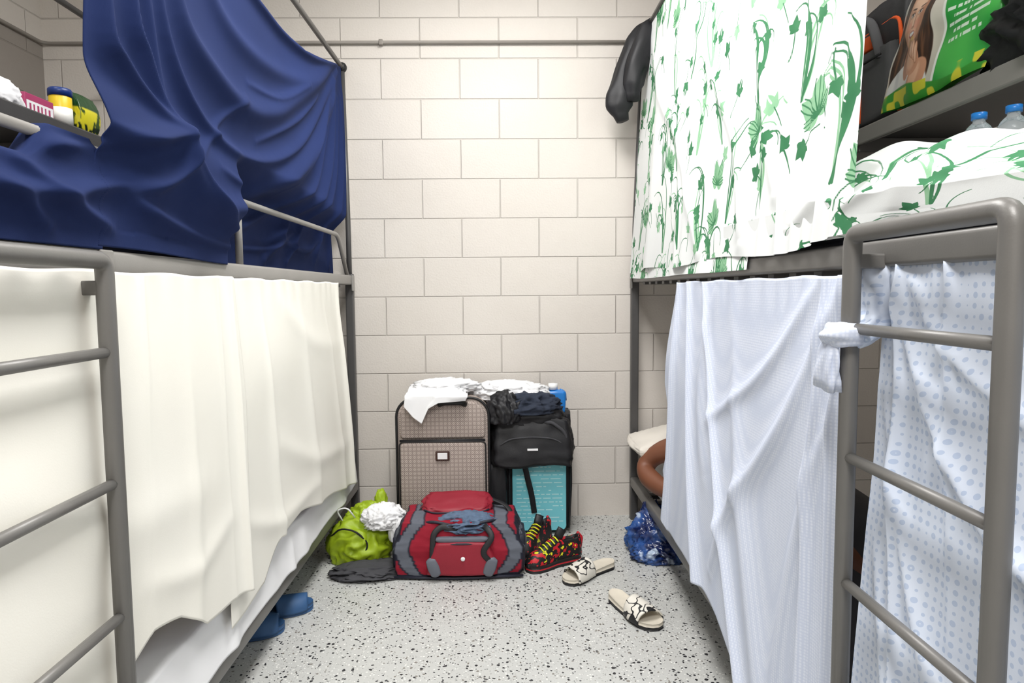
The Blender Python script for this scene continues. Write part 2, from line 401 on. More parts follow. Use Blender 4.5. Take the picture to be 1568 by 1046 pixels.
def fnav2(U,V):
    Y=.62+U*(1.25-.62)
    px=np.interp(V,[0,.2,.3,.38,.45,1],[-.86,-.80,-.775,-.748,-.738,-.738])
    zs1=np.interp(V,[0,.2,.3,.38,.45,1],[1.372,1.42,1.462,1.462,1.44,1.262])
    zs2=np.interp(V,[0,.2,.3,.38,.45,1],[1.366,1.372,1.390,1.402,1.395,1.262])
    s=sst(1.14,1.06,Y); Z=zs1*(1-s)+zs2*s
    w=sst(.40,.5,V)
    X=px+(ridges(Y,Z,NV2)+.004*vn(Y*5,Z*4,22))*w
    return X,Y,Z
grid('rail_drape',200,90,fnav2,M_navy,NB,.002)

# ------------------------------------------------------------------ curtains
def folds(Y,T,seed,y0,y1,n,amp,wr=(.02,.06),slant=.06,extra=()):
    rs=np.random.RandomState(seed); out=np.zeros(np.broadcast(Y,T).shape)
    L=[]
    for i in range(n):
        yc=y0+(i+rs.uniform(.15,.85))*(y1-y0)/n
        L.append((yc,rs.uniform(-slant,slant),rs.uniform(-.04,.04),rs.uniform(*wr),amp*rs.uniform(.35,1),rs.randint(3)))
    L+=list(extra)
    for yc,sl,cv,w,A,m in L:
        d=(Y-yc-sl*T-cv*T*T)/(w*(.7+.5*T))
        env=(1-.75*sst(0,.6,T)) if m==0 else (.1+.9*sst(.05,.7,T) if m==1 else .5+.5*T)
        out=out+A*(1+d*d)**-1.5*env
    return out
def hemcurtain(name,y0,y1,ztop,hemy,hemz,xb,sg,mat,n=10,amp=.03,seed=0,res=(320,130),edge0=None,edge1=None,flare=0,wr=(.02,.06),slant=.06,extra=(),parent=None,rz=()):
    def f(U,V):
        T=1-V
        a=y0+(np.interp(T,*edge0) if edge0 else 0); b=y1+(np.interp(T,*edge1) if edge1 else 0)
        Y=a+U*(b-a)
        zh=np.interp(Y,hemy,hemz)+.004*np.sin(Y*17+seed)
        Z=ztop+.002*np.sin(Y*23)*(1-T)-T*(ztop-zh)
        F=folds(Y,T,seed,y0-.05,y1+.05,n,amp,wr,slant,extra)+.014*(vn(Y*1.5,T*1.2,seed)+1)*sst(0,.4,T)
        if rz: F=F+ridges(Y,Z,rz)
        F=F+.0022*np.sin(Y*60+4*vn(Y*3,Y*0,seed+2))*np.exp(-T*16)
        return xb-sg*(F+flare*T),Y,Z
    return grid(name,res[0],res[1],f,mat,parent,.0018)
hemcurtain('cream_sheet_curtain',1.70,3.0,1.222,[1.7,1.95,2.0,2.08,2.3,2.6,3.1],[.30,.31,.345,.405,.41,.36,.285],-.728,-1,M_cream,0,.010,31,(340,130),None,([0,.1,1],[0,0,.1]),
   wr=(.05,.1),extra=((2.93,.10,0,.020,.026,2),(2.72,.20,0,.03,.010,1),(2.02,.02,.06,.026,.018,1),(2.40,.05,.06,.05,.014,1)),
   rz=[([(2.1,.7),(2.5,.55),(2.95,.5)],.05,.010),([(1.8,.55),(2.1,.45),(2.5,.46)],.04,.010),([(2.2,1.15),(2.5,1.0),(2.9,.95)],.06,.008)])
hemcurtain('cream_sheet_curtain',.62,1.80,1.222,[.6,1.2,1.31,1.42,1.54,1.75,1.9],[.42,.47,.50,.47,.40,.37,.35],-.714,-1,M_cream,0,.010,47,(300,130),None,([0,.4,1],[0,.03,.02]),
   wr=(.06,.12),extra=((1.755,.02,0,.016,.024,2),(1.67,.04,0,.012,.012,0),(1.34,-.03,0,.016,.006,0),(1.50,.03,-.04,.035,.012,1)),
   rz=[([(.9,.9),(1.2,.75),(1.6,.72)],.07,.008),([(1.3,.6),(1.5,.55),(1.7,.6)],.04,.008)])
def fbs(U,V):
    Y=.62+U*2.68
    px=np.interp(V,[0,.5,.6,1],[-1.2,-.80,-.745,-.732]); pz=np.interp(V,[0,.5,.62,1],[.385,.385,.36,.228])
    w=sst(.55,.8,V)
    return px+w*folds(Y,V,60,.62,3.3,14,.016,(.02,.06),.03),Y,pz+.012*vn(Y*4,V*3,62)*(1-w)
grid('bed_sheet',260,60,fbs,M_white,None,.002)
hemcurtain('pale_blue_sheet_curtain',1.205,2.48,1.205,[1.2,1.5,1.68,1.85,1.96,2.3,2.7],[.06,.09,.15,.235,.275,.27,.27],.655,1,M_blueW,0,.018,71,(360,150),
           None,([0,.02,.25,.42,.6,.8,1],[0,0,.05,.08,0,.12,-.02]),.02,(.04,.08),.1,
           extra=((2.42,-.03,.1,.025,.03,2),(2.30,-.22,-.08,.03,.03,2),(2.12,-.34,-.14,.025,.026,2),(1.9,-.34,-.05,.06,.022,1),(1.32,.02,.02,.018,.026,2),(1.26,-.01,0,.012,.018,2)),
           rz=[([(1.25,1.2),(1.45,.9),(1.75,.6),(1.9,.35)],.03,.020),([(1.35,1.2),(1.6,.98),(2.0,.78)],.025,.014),([(1.25,.95),(1.4,.6),(1.5,.2)],.03,.016),([(2.0,1.2),(2.1,.9),(2.0,.6)],.05,.012)])
hemcurtain('blue_circle_sheet_curtain',.62,1.14,1.222,[.6,1.3],[.03,.03],.668,1,M_circ,2,.012,83,(200,130),None,([0,.12,.3,1],[.0,.01,.01,.05]),.02,(.02,.05),.05,
           extra=((1.10,-.10,-.05,.014,.025,2),(.98,-.14,0,.016,.014,0)),
           rz=[([(1.12,1.2),(1.0,1.0),(.85,.85),(.7,.8)],.018,.018),([(1.08,1.2),(.95,1.08),(.8,1.0)],.014,.014),([(1.12,1.0),(1.02,.75),(.9,.5),(.8,.45)],.022,.018),([(1.12,.75),(1.05,.5),(.98,.2)],.02,.014)])
KN=empty('knotted_sheet_end')
tube('gather',[(.668,1.165,1.222),(.664,1.165,1.18),(.655,1.155,1.13),(.635,1.135,1.105),(.605,1.118,1.098)],[.036,.034,.028,.022,.018],M_circ,KN,n=40,rad=.03,lobes=5,lamp=.16)
tube('loop',[(.61,1.115,1.10),(.578,1.125,1.10),(.575,1.155,1.098),(.60,1.172,1.095),(.63,1.165,1.095)],[.017,.02,.02,.018,.015],M_blueW,KN,n=32,rad=.02,lobes=4,lamp=.12)
tube('tail',[(.578,1.14,1.10),(.573,1.15,1.075),(.574,1.16,1.04),(.578,1.168,1.005)],[.016,.024,.030,.034],M_blueW,KN,n=40,rad=.03,flat=.45,up=(1,0,0),lobes=5,lamp=.16)

# ------------------------------------------------------------------ leaf print
def make_print(gy,gz,L,H,seed,dens=1.0):
    rnd=random.Random(seed)
    D=np.full(gy.shape,.05); Lt=np.full(gy.shape,.05)
    u=gy[:,0]; v=gz[0,:]
    def win(x0,x1,z0,z1):
        i0,i1=np.searchsorted(u,[x0,x1]); j0,j1=np.searchsorted(v,[z0,z1]); return slice(max(i0-1,0),i1+1),slice(max(j0-1,0),j1+1)
    def seg(F,ax,az,bx,bz,wa,wb):
        m=max(wa,wb)+.008
        s=win(min(ax,bx)-m,max(ax,bx)+m,min(az,bz)-m,max(az,bz)+m)
        X=gy[s]; Z=gz[s]
        if X.size==0: return
        dx,dz=bx-ax,bz-az; t=np.clip(((X-ax)*dx+(Z-az)*dz)/(dx*dx+dz*dz+1e-12),0,1)
        d=np.hypot(X-ax-t*dx,Z-az-t*dz)-(wa+(wb-wa)*t)
        F[s]=np.minimum(F[s],d)
    def stroke(F,x,z,ang,ln,curl,w,n=20):
        px,pz=x,z
        pts=[(x,z,ang)]
        for i in range(n):
            ang+=curl*((i/n)**2.2*.42+.008)
            qx=px+math.cos(ang)*ln/n; qz=pz+math.sin(ang)*ln/n
            w0=w*math.sin(math.pi*min(1,.25+.72*i/n)); w1=w*math.sin(math.pi*min(1,.25+.72*(i+1)/n))
            seg(F,px,pz,qx,qz,max(w0,.0018),max(w1,.0018)); px,pz=qx,qz; pts.append((px,pz,ang))
        return pts
    def leaf(F,x,z,ang,ln,wd,vein=False):
        s=win(x-ln*1.3,x+ln*1.3,z-ln*1.3,z+ln*1.3); X=gy[s]-x; Z=gz[s]-z
        if X.size==0: return
        a=X*math.cos(ang)+Z*math.sin(ang); b=-X*math.sin(ang)+Z*math.cos(ang)
        t=np.clip(a/ln,0,1); hw=wd*np.sin(np.pi*t**.7)
        d=np.maximum(np.abs(b)-hw,np.maximum(-a,a-ln))
        if vein: d=np.maximum(d,.0022-np.abs(b))
        F[s]=np.minimum(F[s],d)
    def ivy(F,x,z,ang,s):
        for da,q in ((-1.9,.55),(-.95,.85),(0,1.1),(.95,.85),(1.9,.55)): leaf(F,x,z,ang+da,s*q,s*q*.30,q>1 and s>.04)
    nx=max(1,round(L/.25*dens)); nz=max(1,round(H/.27*dens))
    for i in range(-1,nx+1):
        for j in range(-1,nz+1):
            x=(i+.5+.5*(j%2)+rnd.uniform(-.2,.2))*L/nx; z=(j+.3+rnd.uniform(-.2,.2))*H/nz
            base=math.pi/2+rnd.uniform(-.5,.5); main=rnd.choice((-1,1))
            # sweeping bundle of stems that curl over together
            for k in range(rnd.randint(4,6)):
                sgn=main if rnd.random()<.75 else -main; F=D if rnd.random()<.55 else Lt
                pts=stroke(F,x+rnd.uniform(-.008,.008),z,base-sgn*.18+rnd.uniform(-.22,.22),rnd.uniform(.20,.40),sgn*rnd.uniform(.5,1.5),rnd.uniform(.0028,.0056))
                if rnd.random()<.5:
                    q=pts[rnd.randint(8,17)]; ivy(D,q[0],q[1],q[2]+sgn*.8,rnd.uniform(.024,.036))
            for k in range(3):
                X=x+rnd.uniform(-.13,.13); Zz=z+rnd.uniform(-.12,.2)
                a=rnd.uniform(.5,2.6)-math.pi*(rnd.random()<.3); ivy(D if rnd.random()<.7 else Lt,X,Zz,a,rnd.uniform(.030,.046))
                stroke(D,X,Zz,a+math.pi,.07,rnd.uniform(-1,1),.0022,6)
            if rnd.random()<.5:
                X=x+rnd.uniform(-.13,.13); Zz=z+rnd.uniform(-.12,.12); a=rnd.uniform(.8,2.2)
                for da,s in ((.5,.085),(-.5,.085),(1.25,.06),(-1.25,.06)):
                    leaf(Lt,X,Zz,a+da,s,s*.34)
                    for e in (.3,0,-.3): stroke(D,X,Zz,a+da+e,s*.95,-e*3,.0018,5)
    return D,Lt
def set_attr(o,name,arr):
    a=o.data.attributes.new(name,'FLOAT','POINT'); a.data.foreach_set('value',arr.ravel().astype(np.float32))
PN=empty('leaf_print_curtain')
nu,nv=720,420
def fprint(U,V):
    Y0_=1.235+.04*V; Y1_=3.36-.02*V
    Y=Y0_+U*(Y1_-Y0_)
    hem=1.266+.008*np.sin(Y*7)-.012*sst(2.9,3.3,Y)+.010*sst(1.5,1.25,Y)
    Z=hem+V*(2.425-hem)
    T=1-V
    F=folds(Y,T,93,1.6,3.36,6,.020,(.04,.09),.08)
    F=F+folds(Y,T,94,1.22,1.7,6,.020,(.012,.026),.03)
    F=F+ridges(Y,Z,[([(3.2,2.4),(2.9,2.0),(2.5,1.7),(2.2,1.3)],.04,.02),([(2.6,2.4),(2.3,2.0),(1.9,1.6),(1.8,1.3)],.04,.022),([(2.0,2.4),(1.8,1.9),(1.6,1.4)],.03,.022)])
    X=.712-.052*T-.010*T*T-F*(.35+.65*T)
    return X,Y,Z
o=grid('drape',nu,nv,fprint,M_print,PN,0.0)
u=np.linspace(0,1,nu)*2.12; v=np.linspace(0,1,nv)*1.16; GY,GZ=np.meshgrid(u,v,indexing='ij')
D,Lt=make_print(GY,GZ,2.12,1.16,5,1.0)
set_attr(o,'dark',D); set_attr(o,'light',Lt)
def fpr2(U,V):
    Y=1.75+U*1.58; Z=1.232+.006*vn(Y*3,Y*0,101)+V*.2
    X=.646+.02*V-folds(Y,1-V,103,1.75,3.35,7,.008,(.03,.06),.03)*(1-V)
    return X,Y,Z
o=grid('under_layer',440,60,fpr2,M_print,PN,0.0)
u=np.linspace(0,1,440)*1.58; v=np.linspace(0,1,60)*.2; GY,GZ=np.meshgrid(u,v,indexing='ij')
D,Lt=make_print(GY,GZ,1.58,.2,9); set_attr(o,'dark',D); set_attr(o,'light',Lt)
def fbed(U,V):
    Y=.64+U*(1.95-.64)
    s=V
    X=np.interp(s,[0,.22,.36,.5,1],[.652,.650,.70,.84,1.35])
    P=np.interp(s,[0,.22,.36,.5,1],[.0,.08,.130,.160,.215])
    kY=np.interp(Y,[.6,1.0,1.45,1.95],[.45,.70,1.0,1.05])
    R=ridges(Y,s,[([(1.9,.3),(1.5,.45),(1.1,.4),(.7,.5)],.06,.026),([(1.5,.1),(1.3,.35),(1.2,.7),(1.25,1)],.05,.026),([(1.1,.1),(1.05,.4),(.9,.8)],.05,.022),([(1.4,.6),(1.0,.65),(.7,.8)],.06,.022),([(1.3,.15),(1.1,.28),(.9,.25)],.03,.015)])
    Z=1.275+P*kY+R*sst(.1,.4,s); X=X-R*.5*(1-sst(.2,.5,s))
    return X,Y,Z
nu2,nv2=420,330
o=grid('leaf_print_duvet',nu2,nv2,fbed,M_print,None,0.0,flip=True)
u=np.linspace(0,1,nu2)*1.31; v=np.linspace(0,1,nv2)*1.0; GY,GZ=np.meshgrid(u,v,indexing='ij')
D,Lt=make_print(GY,GZ,1.31,1.0,15,1.0); set_attr(o,'dark',D); set_attr(o,'light',Lt)

# black socks on top corner
SK=empty('black_socks')
tube('sock_1',[(.745,3.28,2.45),(.70,3.25,2.40),(.65,3.24,2.32),(.60,3.235,2.20),(.575,3.23,2.10),(.570,3.225,2.03),(.585,3.22,1.975)],[.03,.05,.062,.058,.055,.066,.062,.03],M_black,SK,n=40,rad=.06,flat=.75,up=(0,1,0),lobes=3,lamp=.07)
tube('sock_2',[(.76,3.22,2.44),(.72,3.20,2.40),(.68,3.19,2.32),(.64,3.19,2.22),(.625,3.19,2.12),(.63,3.19,2.06)],[.03,.05,.055,.055,.05,.03],M_black,SK,n=40,rad=.06,flat=.7,up=(0,1,0),lobes=3,lamp=.08)

# ------------------------------------------------------------------ tweed suitcase
M_tw=NT('brown_tweed',.85,spec=.2)
sp=M_tw.add('ShaderNodeSeparateXYZ'); M_tw.link(M_tw.tc.outputs['Object'],sp.inputs[0])
def band(o,f,w): return M_tw.math('LESS_THAN',M_tw.math('FRACT',M_tw.math('MULTIPLY',o,f)),w)
g=M_tw.math('MAXIMUM',band(M_tw.math('ADD',sp.outputs[0],M_tw.math('MULTIPLY',sp.outputs[1],1.0)),52,.28),band(sp.outputs[2],52,.28))
ck=M_tw.add('ShaderNodeTexChecker'); M_tw.link(M_tw.tc.outputs['Object'],ck.inputs[0]); ck.inputs['Scale'].default_value=210
cbase=M_tw.mix(ck.outputs['Fac'],srgb(158,144,136),srgb(200,188,180))
cbase=M_tw.mix(M_tw.math('MULTIPLY',M_tw.noise(300,2).outputs[0],.4),cbase,srgb(130,118,112))
M_tw.col(M_tw.mix(M_tw.math('MULTIPLY',g,.36),cbase,srgb(86,74,72))); M_tw.bump(M_tw.noise(300,2).outputs[0],.3,.001)
M_tweed=M_tw.m
def rr(x0,x1,z0,z1,rt,rb,n=8):
    pts=[]
    for cx,cz,r,a0 in ((x1-rt,z1-rt,rt,0),(x0+rt,z1-rt,rt,90),(x0+rb,z0+rb,rb,180),(x1-rb,z0+rb,rb,270)):
        for k in range(n+1):
            a=math.radians(a0+90*k/n); pts.append((cx+r*math.cos(a),cz+r*math.sin(a)))
    return pts
def slab(name,prof,y0,y1,mat,parent,bev=.012,lean=0):
    bm=bmesh.new(); vs=[bm.verts.new((x,y0,z)) for x,z in prof]; f=bm.faces.new(vs)
    r=bmesh.ops.extrude_face_region(bm,geom=[f])
    for v in r['geom']:
        if isinstance(v,bmesh.types.BMVert): v.co.y=y1
    bmesh.ops.recalc_face_normals(bm,faces=bm.faces)
    ed=[e for e in bm.edges if abs(e.verts[0].co.y-e.verts[1].co.y)<1e-6]
    if bev: bmesh.ops.bevel(bm,geom=ed,offset=bev,segments=3,profile=.5,affect='EDGES')
    me=bpy.data.meshes.new(name); bm.to_mesh(me); bm.free()
    o=bpy.data.objects.new(name,me); C.objects.link(o); me.materials.append(mat); o.parent=parent
    me.polygons.foreach_set('use_smooth',[True]*len(me.polygons)); 
    return o
SC=empty('tweed_suitcase'); 
slab('body',rr(-.49,-.065,.03,.685,.085,.03),3.06,3.31,M_tweed,SC,.012)
slab('front_pocket',rr(-.475,-.08,.045,.485,.02,.02),3.035,3.07,M_tweed,SC,.012)
slab('upper_pocket',rr(-.475,-.08,.50,.670,.072,.02),3.045,3.07,M_tweed,SC,.010)
for y in (3.062,3.308):
    tube('piping',[(x,y,z) for x,z in rr(-.492,-.063,.028,.687,.087,.03)],.006,M_blackR,SC,n=8,closed=True,raw=True)
tube('pocket_zip',[(-.475,3.04,.492),(-.08,3.04,.492)],.006,M_black,SC,n=8)
tube('pocket_piping',[(x,3.037,z) for x,z in rr(-.477,-.078,.043,.487,.02,.02)],.003,M_blackR,SC,n=8,closed=True,raw=True)
box('label_frame',-.31,-.245,3.026,3.036,.40,.445,simple('brown_leather',srgb(60,34,26),.5),SC,.004)
box('label_card',-.30,-.255,3.022,3.028,.408,.437,M_white,SC,.001)
tube('carry_handle',[(-.29,3.045,.658),(-.27,3.025,.670),(-.19,3.025,.670),(-.17,3.045,.658)],.012,M_blackR,SC,rad=.02)
for x in (-.45,-.11):
    for y in (3.09,3.28): tube('wheel',[(x-.012,y,.02),(x+.012,y,.02)],.02,M_blackR,SC)
def towel(name,x0,x1,yb_,yf,zt,hem,seed,mat,amp=.008):
    def f(U,V):
        X=x0+U*(x1-x0)+.02*vn(U*3,V*3,seed)
        tot=(yb_-yf); k=.62
        Y=np.where(V<k,yb_-(V/k)*tot,yf-.012)
        edge=np.clip((V-k)/(1-k),0,1)
        drop=np.interp(U,hem[0],hem[1])
        Z=zt+.018*(1+vn(U*4,V*4,seed+1))*(1-sst(k-.12,k,V))+.010*sst(k-.2,k,V)*(1-edge)-edge*drop
        Y=Y-amp*(1+vn(U*6,V*1.5,seed+3))*sst(k-.1,k+.1,V)-.006*sst(k-.05,k+.02,V)
        return X,Y,Z
    return grid(name,80,80,f,mat,None,.003)
towel('white_tshirt',-.43,-.17,3.26,3.015,.70,([0,.15,.3,.42,.55,1],[.04,.09,.12,.05,.025,.015]),121,M_white)
heap('white_towel',(-.27,3.19,.70),(.27,.18,.055),M_white,None,8,.45,2.2,5,oct=(.5,.35,.15))
heap('white_towel',(.03,3.23,.655),(.32,.18,.075),M_white,None,9,.5,2.3,5,oct=(.5,.35,.15))

# ------------------------------------------------------------------ black rolling backpack with turquoise board
BP=empty('black_rolling_backpack')
soft('body',(.14,3.27,.30),(.40,.20,.60),M_black,BP,r=.16,n=14,nz=.02,nf=1.5,seed=14)
def sag(q,raw): return Vector((q.x*(1+.10*max(0,-q.z)),q.y*(1-.25*q.z),q.z-.10*q.x*q.x+.06*math.sin(q.x*4)))
soft('top_pocket',(.14,3.15,.47),(.39,.17,.25),M_black,BP,r=.45,n=16,nz=.06,nf=1.8,seed=4,flatbot=False,fn=sag)
soft('lid',(.13,3.19,.585),(.33,.22,.11),M_black,BP,r=.6,n=14,nz=.10,nf=2,seed=6,flatbot=False)
soft('side_pocket',(-.03,3.17,.2),(.10,.16,.36),M_black,BP,r=.4,n=10,nz=.06,nf=2,seed=3)
slab('board',rr(.045,.305,.02,.375,.01,.025),3.145,3.172,M_teal,BP,.004)
vs=[];fs=[]
for i in range(15):
    z=.33-.019*i; x=.065
    while x<.285:
        w=random.uniform(.01,.05); w=min(w,.29-x)
        if random.random()<.8:
            b=len(vs); vs+=[(x,3.1442,z),(x+w,3.1442,z),(x+w,3.1442,z+.0045),(x,3.1442,z+.0045)]; fs.append((b,b+1,b+2,b+3))
        x+=w+.008
mobj('printed_lines',vs,fs,simple('pale_teal_ink',srgb(190,238,242),.5),BP,False)
tube('strap',[(.10,3.09,.37),(.115,3.12,.30),(.14,3.135,.19),(.15,3.142,.11)],.014,M_black,BP,n=10,flat=.3,up=(0,1,0))
tube('side_strap',[(.325,3.14,.45),(.328,3.14,.25),(.318,3.16,.03)],.012,M_black,BP,n=10,flat=.5)
tube('side_strap',[(.03,3.14,.36),(.03,3.14,.2),(.03,3.155,.03)],.010,M_black,BP,n=10,flat=.5)
tube('grab_handle',[(.20,3.09,.56),(.23,3.075,.565),(.29,3.08,.52),(.31,3.09,.46)],.008,M_char,BP,rad=.03)
tube('zip',[(-.02,3.075,.45),(.03,3.060,.49),(.14,3.058,.50),(.24,3.062,.49),(.30,3.08,.45)],.0035,M_char,BP,n=8)
box('logo_strip',.115,.165,3.052,3.062,.435,.444,M_white,BP,.001)
for x in (.0,.29): tube('wheel',[(x-.012,3.34,.025),(x+.012,3.34,.025)],.025,M_blackR,BP)
heap('dark_jeans',(.12,3.16,.60),(.26,.17,.085),M_denimD,None,12,.45,1.8,5)
heap('black_jacket',(.01,3.12,.56),(.15,.14,.13),M_black,None,14,.4,1.8,5)
BT=empty('blue_detergent_bottle')
soft('bottle_body',(.265,3.24,.635),(.095,.07,.12),M_blueP,BT,r=.35,n=8)
tube('neck',[(.25,3.24,.685),(.25,3.24,.71)],.018,M_blueP,BT)
tube('cap',[(.25,3.24,.695),(.25,3.24,.725)],.023,simple('white_plastic',srgb(235,235,235),.4),BT)
tube('grip',[(.282,3.24,.69),(.305,3.24,.68),(.308,3.24,.64)],.010,M_blueP,BT)

# ------------------------------------------------------------------ duffel bag
DF=empty('duffel_bag')
CR=srgb(142,22,42); GR=srgb(96,100,110); NV=srgb(30,32,46)
def dufcol(q,raw):
    a,b,c=raw
    aa=abs(a)
    if aa>.985: return NV if abs(c)>.6 or abs(b)>.75 else GR
    if c<-.86: return NV
    s=.62+.24*math.sin((c+1)*1.4)
    if aa>s+.16: return CR
    if aa>s+.12: return NV
    if aa>s-.08: return GR
    if aa>s-.12: return NV
    return CR
def duffn(q,raw):
    x,y,z=q
    if z>0: z*=(1-.16*abs(x)**3)
    y=y*(1-.14*max(z,0))
    z+=(.06*math.sin(x*6+1)-.05*math.cos(x*3))*max(z,0)
    return Vector((x*(1.03-.12*max(z,0)),y,z))
duf=soft('body',(-.185,2.79,.122),(.54,.29,.25),M_vc,DF,r=.24,n=64,nz=.035,nf=1.6,seed=2,fn=duffn,colfn=dufcol)
def trap(q,raw): return Vector((q.x*(1-.16*q.z),q.y,q.z))
soft('front_pocket',(-.17,2.650,.095),(.27,.05,.145),M_crim,DF,r=.3,n=12,nz=.03,nf=2,seed=5,flatbot=False,fn=trap)
soft('front_pocket_band',(-.17,2.650,.172),(.235,.035,.022),M_gryN,DF,r=.5,n=8,flatbot=False)
tube('pocket_zip',[(-.28,2.64,.155),(-.17,2.624,.160),(-.06,2.64,.155)],.004,M_navN,DF,n=8,rad=.06)
for s in (-1,1):
    soft('front_gusset',(-.17+s*.115,2.632,.062),(.05,.03,.085),M_gryN,DF,r=.7,n=8,flatbot=False,tilt=('Y',s*.35))
    soft('end_pocket',(-.185+s*.245,2.78,.10),(.07,.20,.15),M_navN,DF,r=.5,n=8,nz=.04,nf=2)
tube('handle_web',[(-.285,2.65,.01),(-.29,2.628,.11),(-.285,2.645,.20),(-.25,2.66,.225),(-.18,2.655,.20)],.0125,M_black,DF,n=10,flat=.3,rad=.05,up=(0,1,0))
tube('handle_web',[(-.055,2.65,.01),(-.05,2.628,.08),(-.09,2.618,.125),(-.04,2.632,.19),(-.08,2.66,.225)],.0125,M_black,DF,n=10,flat=.3,rad=.05,up=(0,1,0))
tube('bottom_piping',[(-.45,2.66,.012),(-.185,2.640,.010),(.08,2.66,.012)],.006,M_navN,DF,n=8,rad=.1)
tube('zip_edge',[(-.33,2.70,.222),(-.29,2.67,.24),(-.17,2.665,.215),(-.06,2.67,.24),(-.03,2.71,.226)],.006,M_navN,DF,n=8)
soft('open_flap',(-.20,2.86,.252),(.30,.15,.045),M_crim,DF,r=.6,n=12,nz=.12,nf=2,seed=8,tilt=('X',.35),flatbot=False)
tube('flap_piping',[(-.34,2.80,.245),(-.30,2.78,.237),(-.10,2.78,.237),(-.06,2.80,.245)],.004,M_navN,DF,n=8)
heap('folded_jeans',(-.15,2.73,.192),(.21,.14,.055),M_denim,DF,21,.45,2.2,5)
tube('shoulder_strap',[(-.40,2.75,.21),(-.30,2.90,.27),(-.12,2.92,.28),(.02,2.84,.25),(.05,2.76,.20)],.012,M_black,DF,n=10,flat=.3,rad=.08)
soft('logo_badge',(-.165,2.620,.100),(.018,.008,.018),M_white,DF,r=1,n=4,flatbot=False)

# ------------------------------------------------------------------ lime bag
LG=empty('lime_green_bag')
heap('bag_body',(-.635,2.90,.0),(.255,.21,.175),M_lime,LG,31,.3,1.6,5)
heap('bag_top',(-.60,2.95,.10),(.19,.14,.12),M_lime,LG,33,.4,2,5)
heap('bag_tuft',(-.56,3.0,.18),(.05,.05,.09),M_lime,LG,34,.4,1.8,4)
M_lime2=simple('black_drawstring',srgb(20,20,20),.7)
tube('drawstring',[(-.75,2.84,.12),(-.70,2.80,.17),(-.63,2.79,.16),(-.58,2.80,.10),(-.60,2.79,.05)],.004,M_lime2,LG,n=8)
tube('loop_handle',[(-.70,2.88,.16),(-.73,2.86,.23),(-.68,2.85,.245),(-.65,2.87,.19)],.0035,M_white,LG,n=8,rad=.03)
heap('white_cloth',(-.525,2.87,.155),(.155,.12,.085),M_white,None,36,.5,2.2,5,oct=(.5,.35,.15))
heap('white_cloth',(-.465,2.84,.10),(.06,.06,.10),M_white,None,38,.4,2,4)
heap('charcoal_trousers',(-.55,2.73,.0),(.28,.16,.036),M_char,None,39,.45,1.9,5,rotz=.15)

# ------------------------------------------------------------------ footwear
def footw(s):
    return np.interp(s,[0,.03,.1,.3,.5,.7,.85,.94,.985,1],[.0,.018,.031,.034,.036,.046,.045,.034,.018,0])
def sole(name,L,z0,z1,mat,parent,M,arch=.0,dish=.006,wscale=1.0):
    ns,nw=48,14; vs=[];fs=[]
    for top in (0,1):
        for i in range(ns+1):
            s=i/ns; w=float(footw(s))*L/.28*wscale
            for j in range(nw+1):
                t=j/nw*2-1
                z=z0 if not top else z1+arch*max(0,1-s*1.6)-dish*(1-abs(t)**3)*min(1,8*s,8*(1-s))
                x=w*t+.008*math.sin(s*math.pi*1.2-.4)
                vs.append(M@Vector((x,(s-.5)*L,z)))
    K=(ns+1)*(nw+1)
    for i in range(ns):
        for j in range(nw):
            a=i*(nw+1)+j; b=a+1; c=a+nw+2; d=a+nw+1
            fs.append((a,d,c,b)); fs.append((K+a,K+b,K+c,K+d))
        for j in (0,nw):
            a=i*(nw+1)+j; d=a+nw+1
            fs.append((a,K+a,K+d,d) if j else (d,K+d,K+a,a))
    return mobj(name,vs,fs,mat,parent)
def slide(name,x,y,ang,L,ms,mst,sth=.026,strapS=(.52,.86),h=.062):
    E=empty(name); M=Matrix.Translation((x,y,0))@Matrix.Rotation(ang,4,'Z')
    sole('outsole',L,.002,sth*.55,M_blackR if ms is M_slide else ms,E,M,0,0)
    sole('footbed',L,sth*.5,sth,ms,E,M,.008)
    def f(U,V):
        s=strapS[0]+V*(strapS[1]-strapS[0])
        w=footw(s)*L/.28+.004
        th=np.pi*(U)
        X=np.cos(th)*w+.008*np.sin(s*np.pi*1.2-.4); hh=h*(1-.28*V)
        Z=.012+np.abs(np.sin(th))**.75*hh
        Y=(s-.5)*L+.012*np.cos(th)*(.5-V)
        ca,sa=math.cos(ang),math.sin(ang)
        return x+X*ca-Y*sa, y+X*sa+Y*ca, Z
    grid('strap',40,16,f,mst,E,.006)
    return E
k=NT('scribble_print_strap',.5); nz=k.noise(22,1); r=k.math('LESS_THAN',k.math('ABSOLUTE',k.math('SUBTRACT',nz.outputs[0],.5)),.028)
nz2=k.noise(14,1); r2=k.math('GREATER_THAN',nz2.outputs[0],.66)
k.col(k.mix(k.math('MAXIMUM',r,r2),srgb(222,218,208),srgb(24,24,26))); M_strap=k.m
slide('slide_sandal',.355,2.675,math.atan2(-.197,-.24)-math.pi/2,.285,M_slide,M_strap)
slide('slide_sandal',.472,2.345,math.atan2(-.30,.137)-math.pi/2,.29,M_slide,M_strap)
slide('blue_slipper',-.835,2.38,math.radians(-65),.26,M_slip,M_slip,.03,(.45,.92),.06)
slide('blue_slipper',-.89,2.22,math.radians(-65),.26,M_slip,M_slip,.03,(.45,.92),.06)
k=NT('multicolor_sneaker_print',.55)
nzv=k.noise(25,2); vo=k.add('ShaderNodeTexVoronoi'); k.link(nzv.outputs['Color'],vo.inputs['Vector']); vo.inputs['Scale'].default_value=7
vr=k.add('ShaderNodeValToRGB'); vr.color_ramp.interpolation='CONSTANT'; sp=k.add('ShaderNodeSeparateColor'); k.link(vo.outputs['Color'],sp.inputs[0]); k.link(sp.outputs[0],vr.inputs[0])
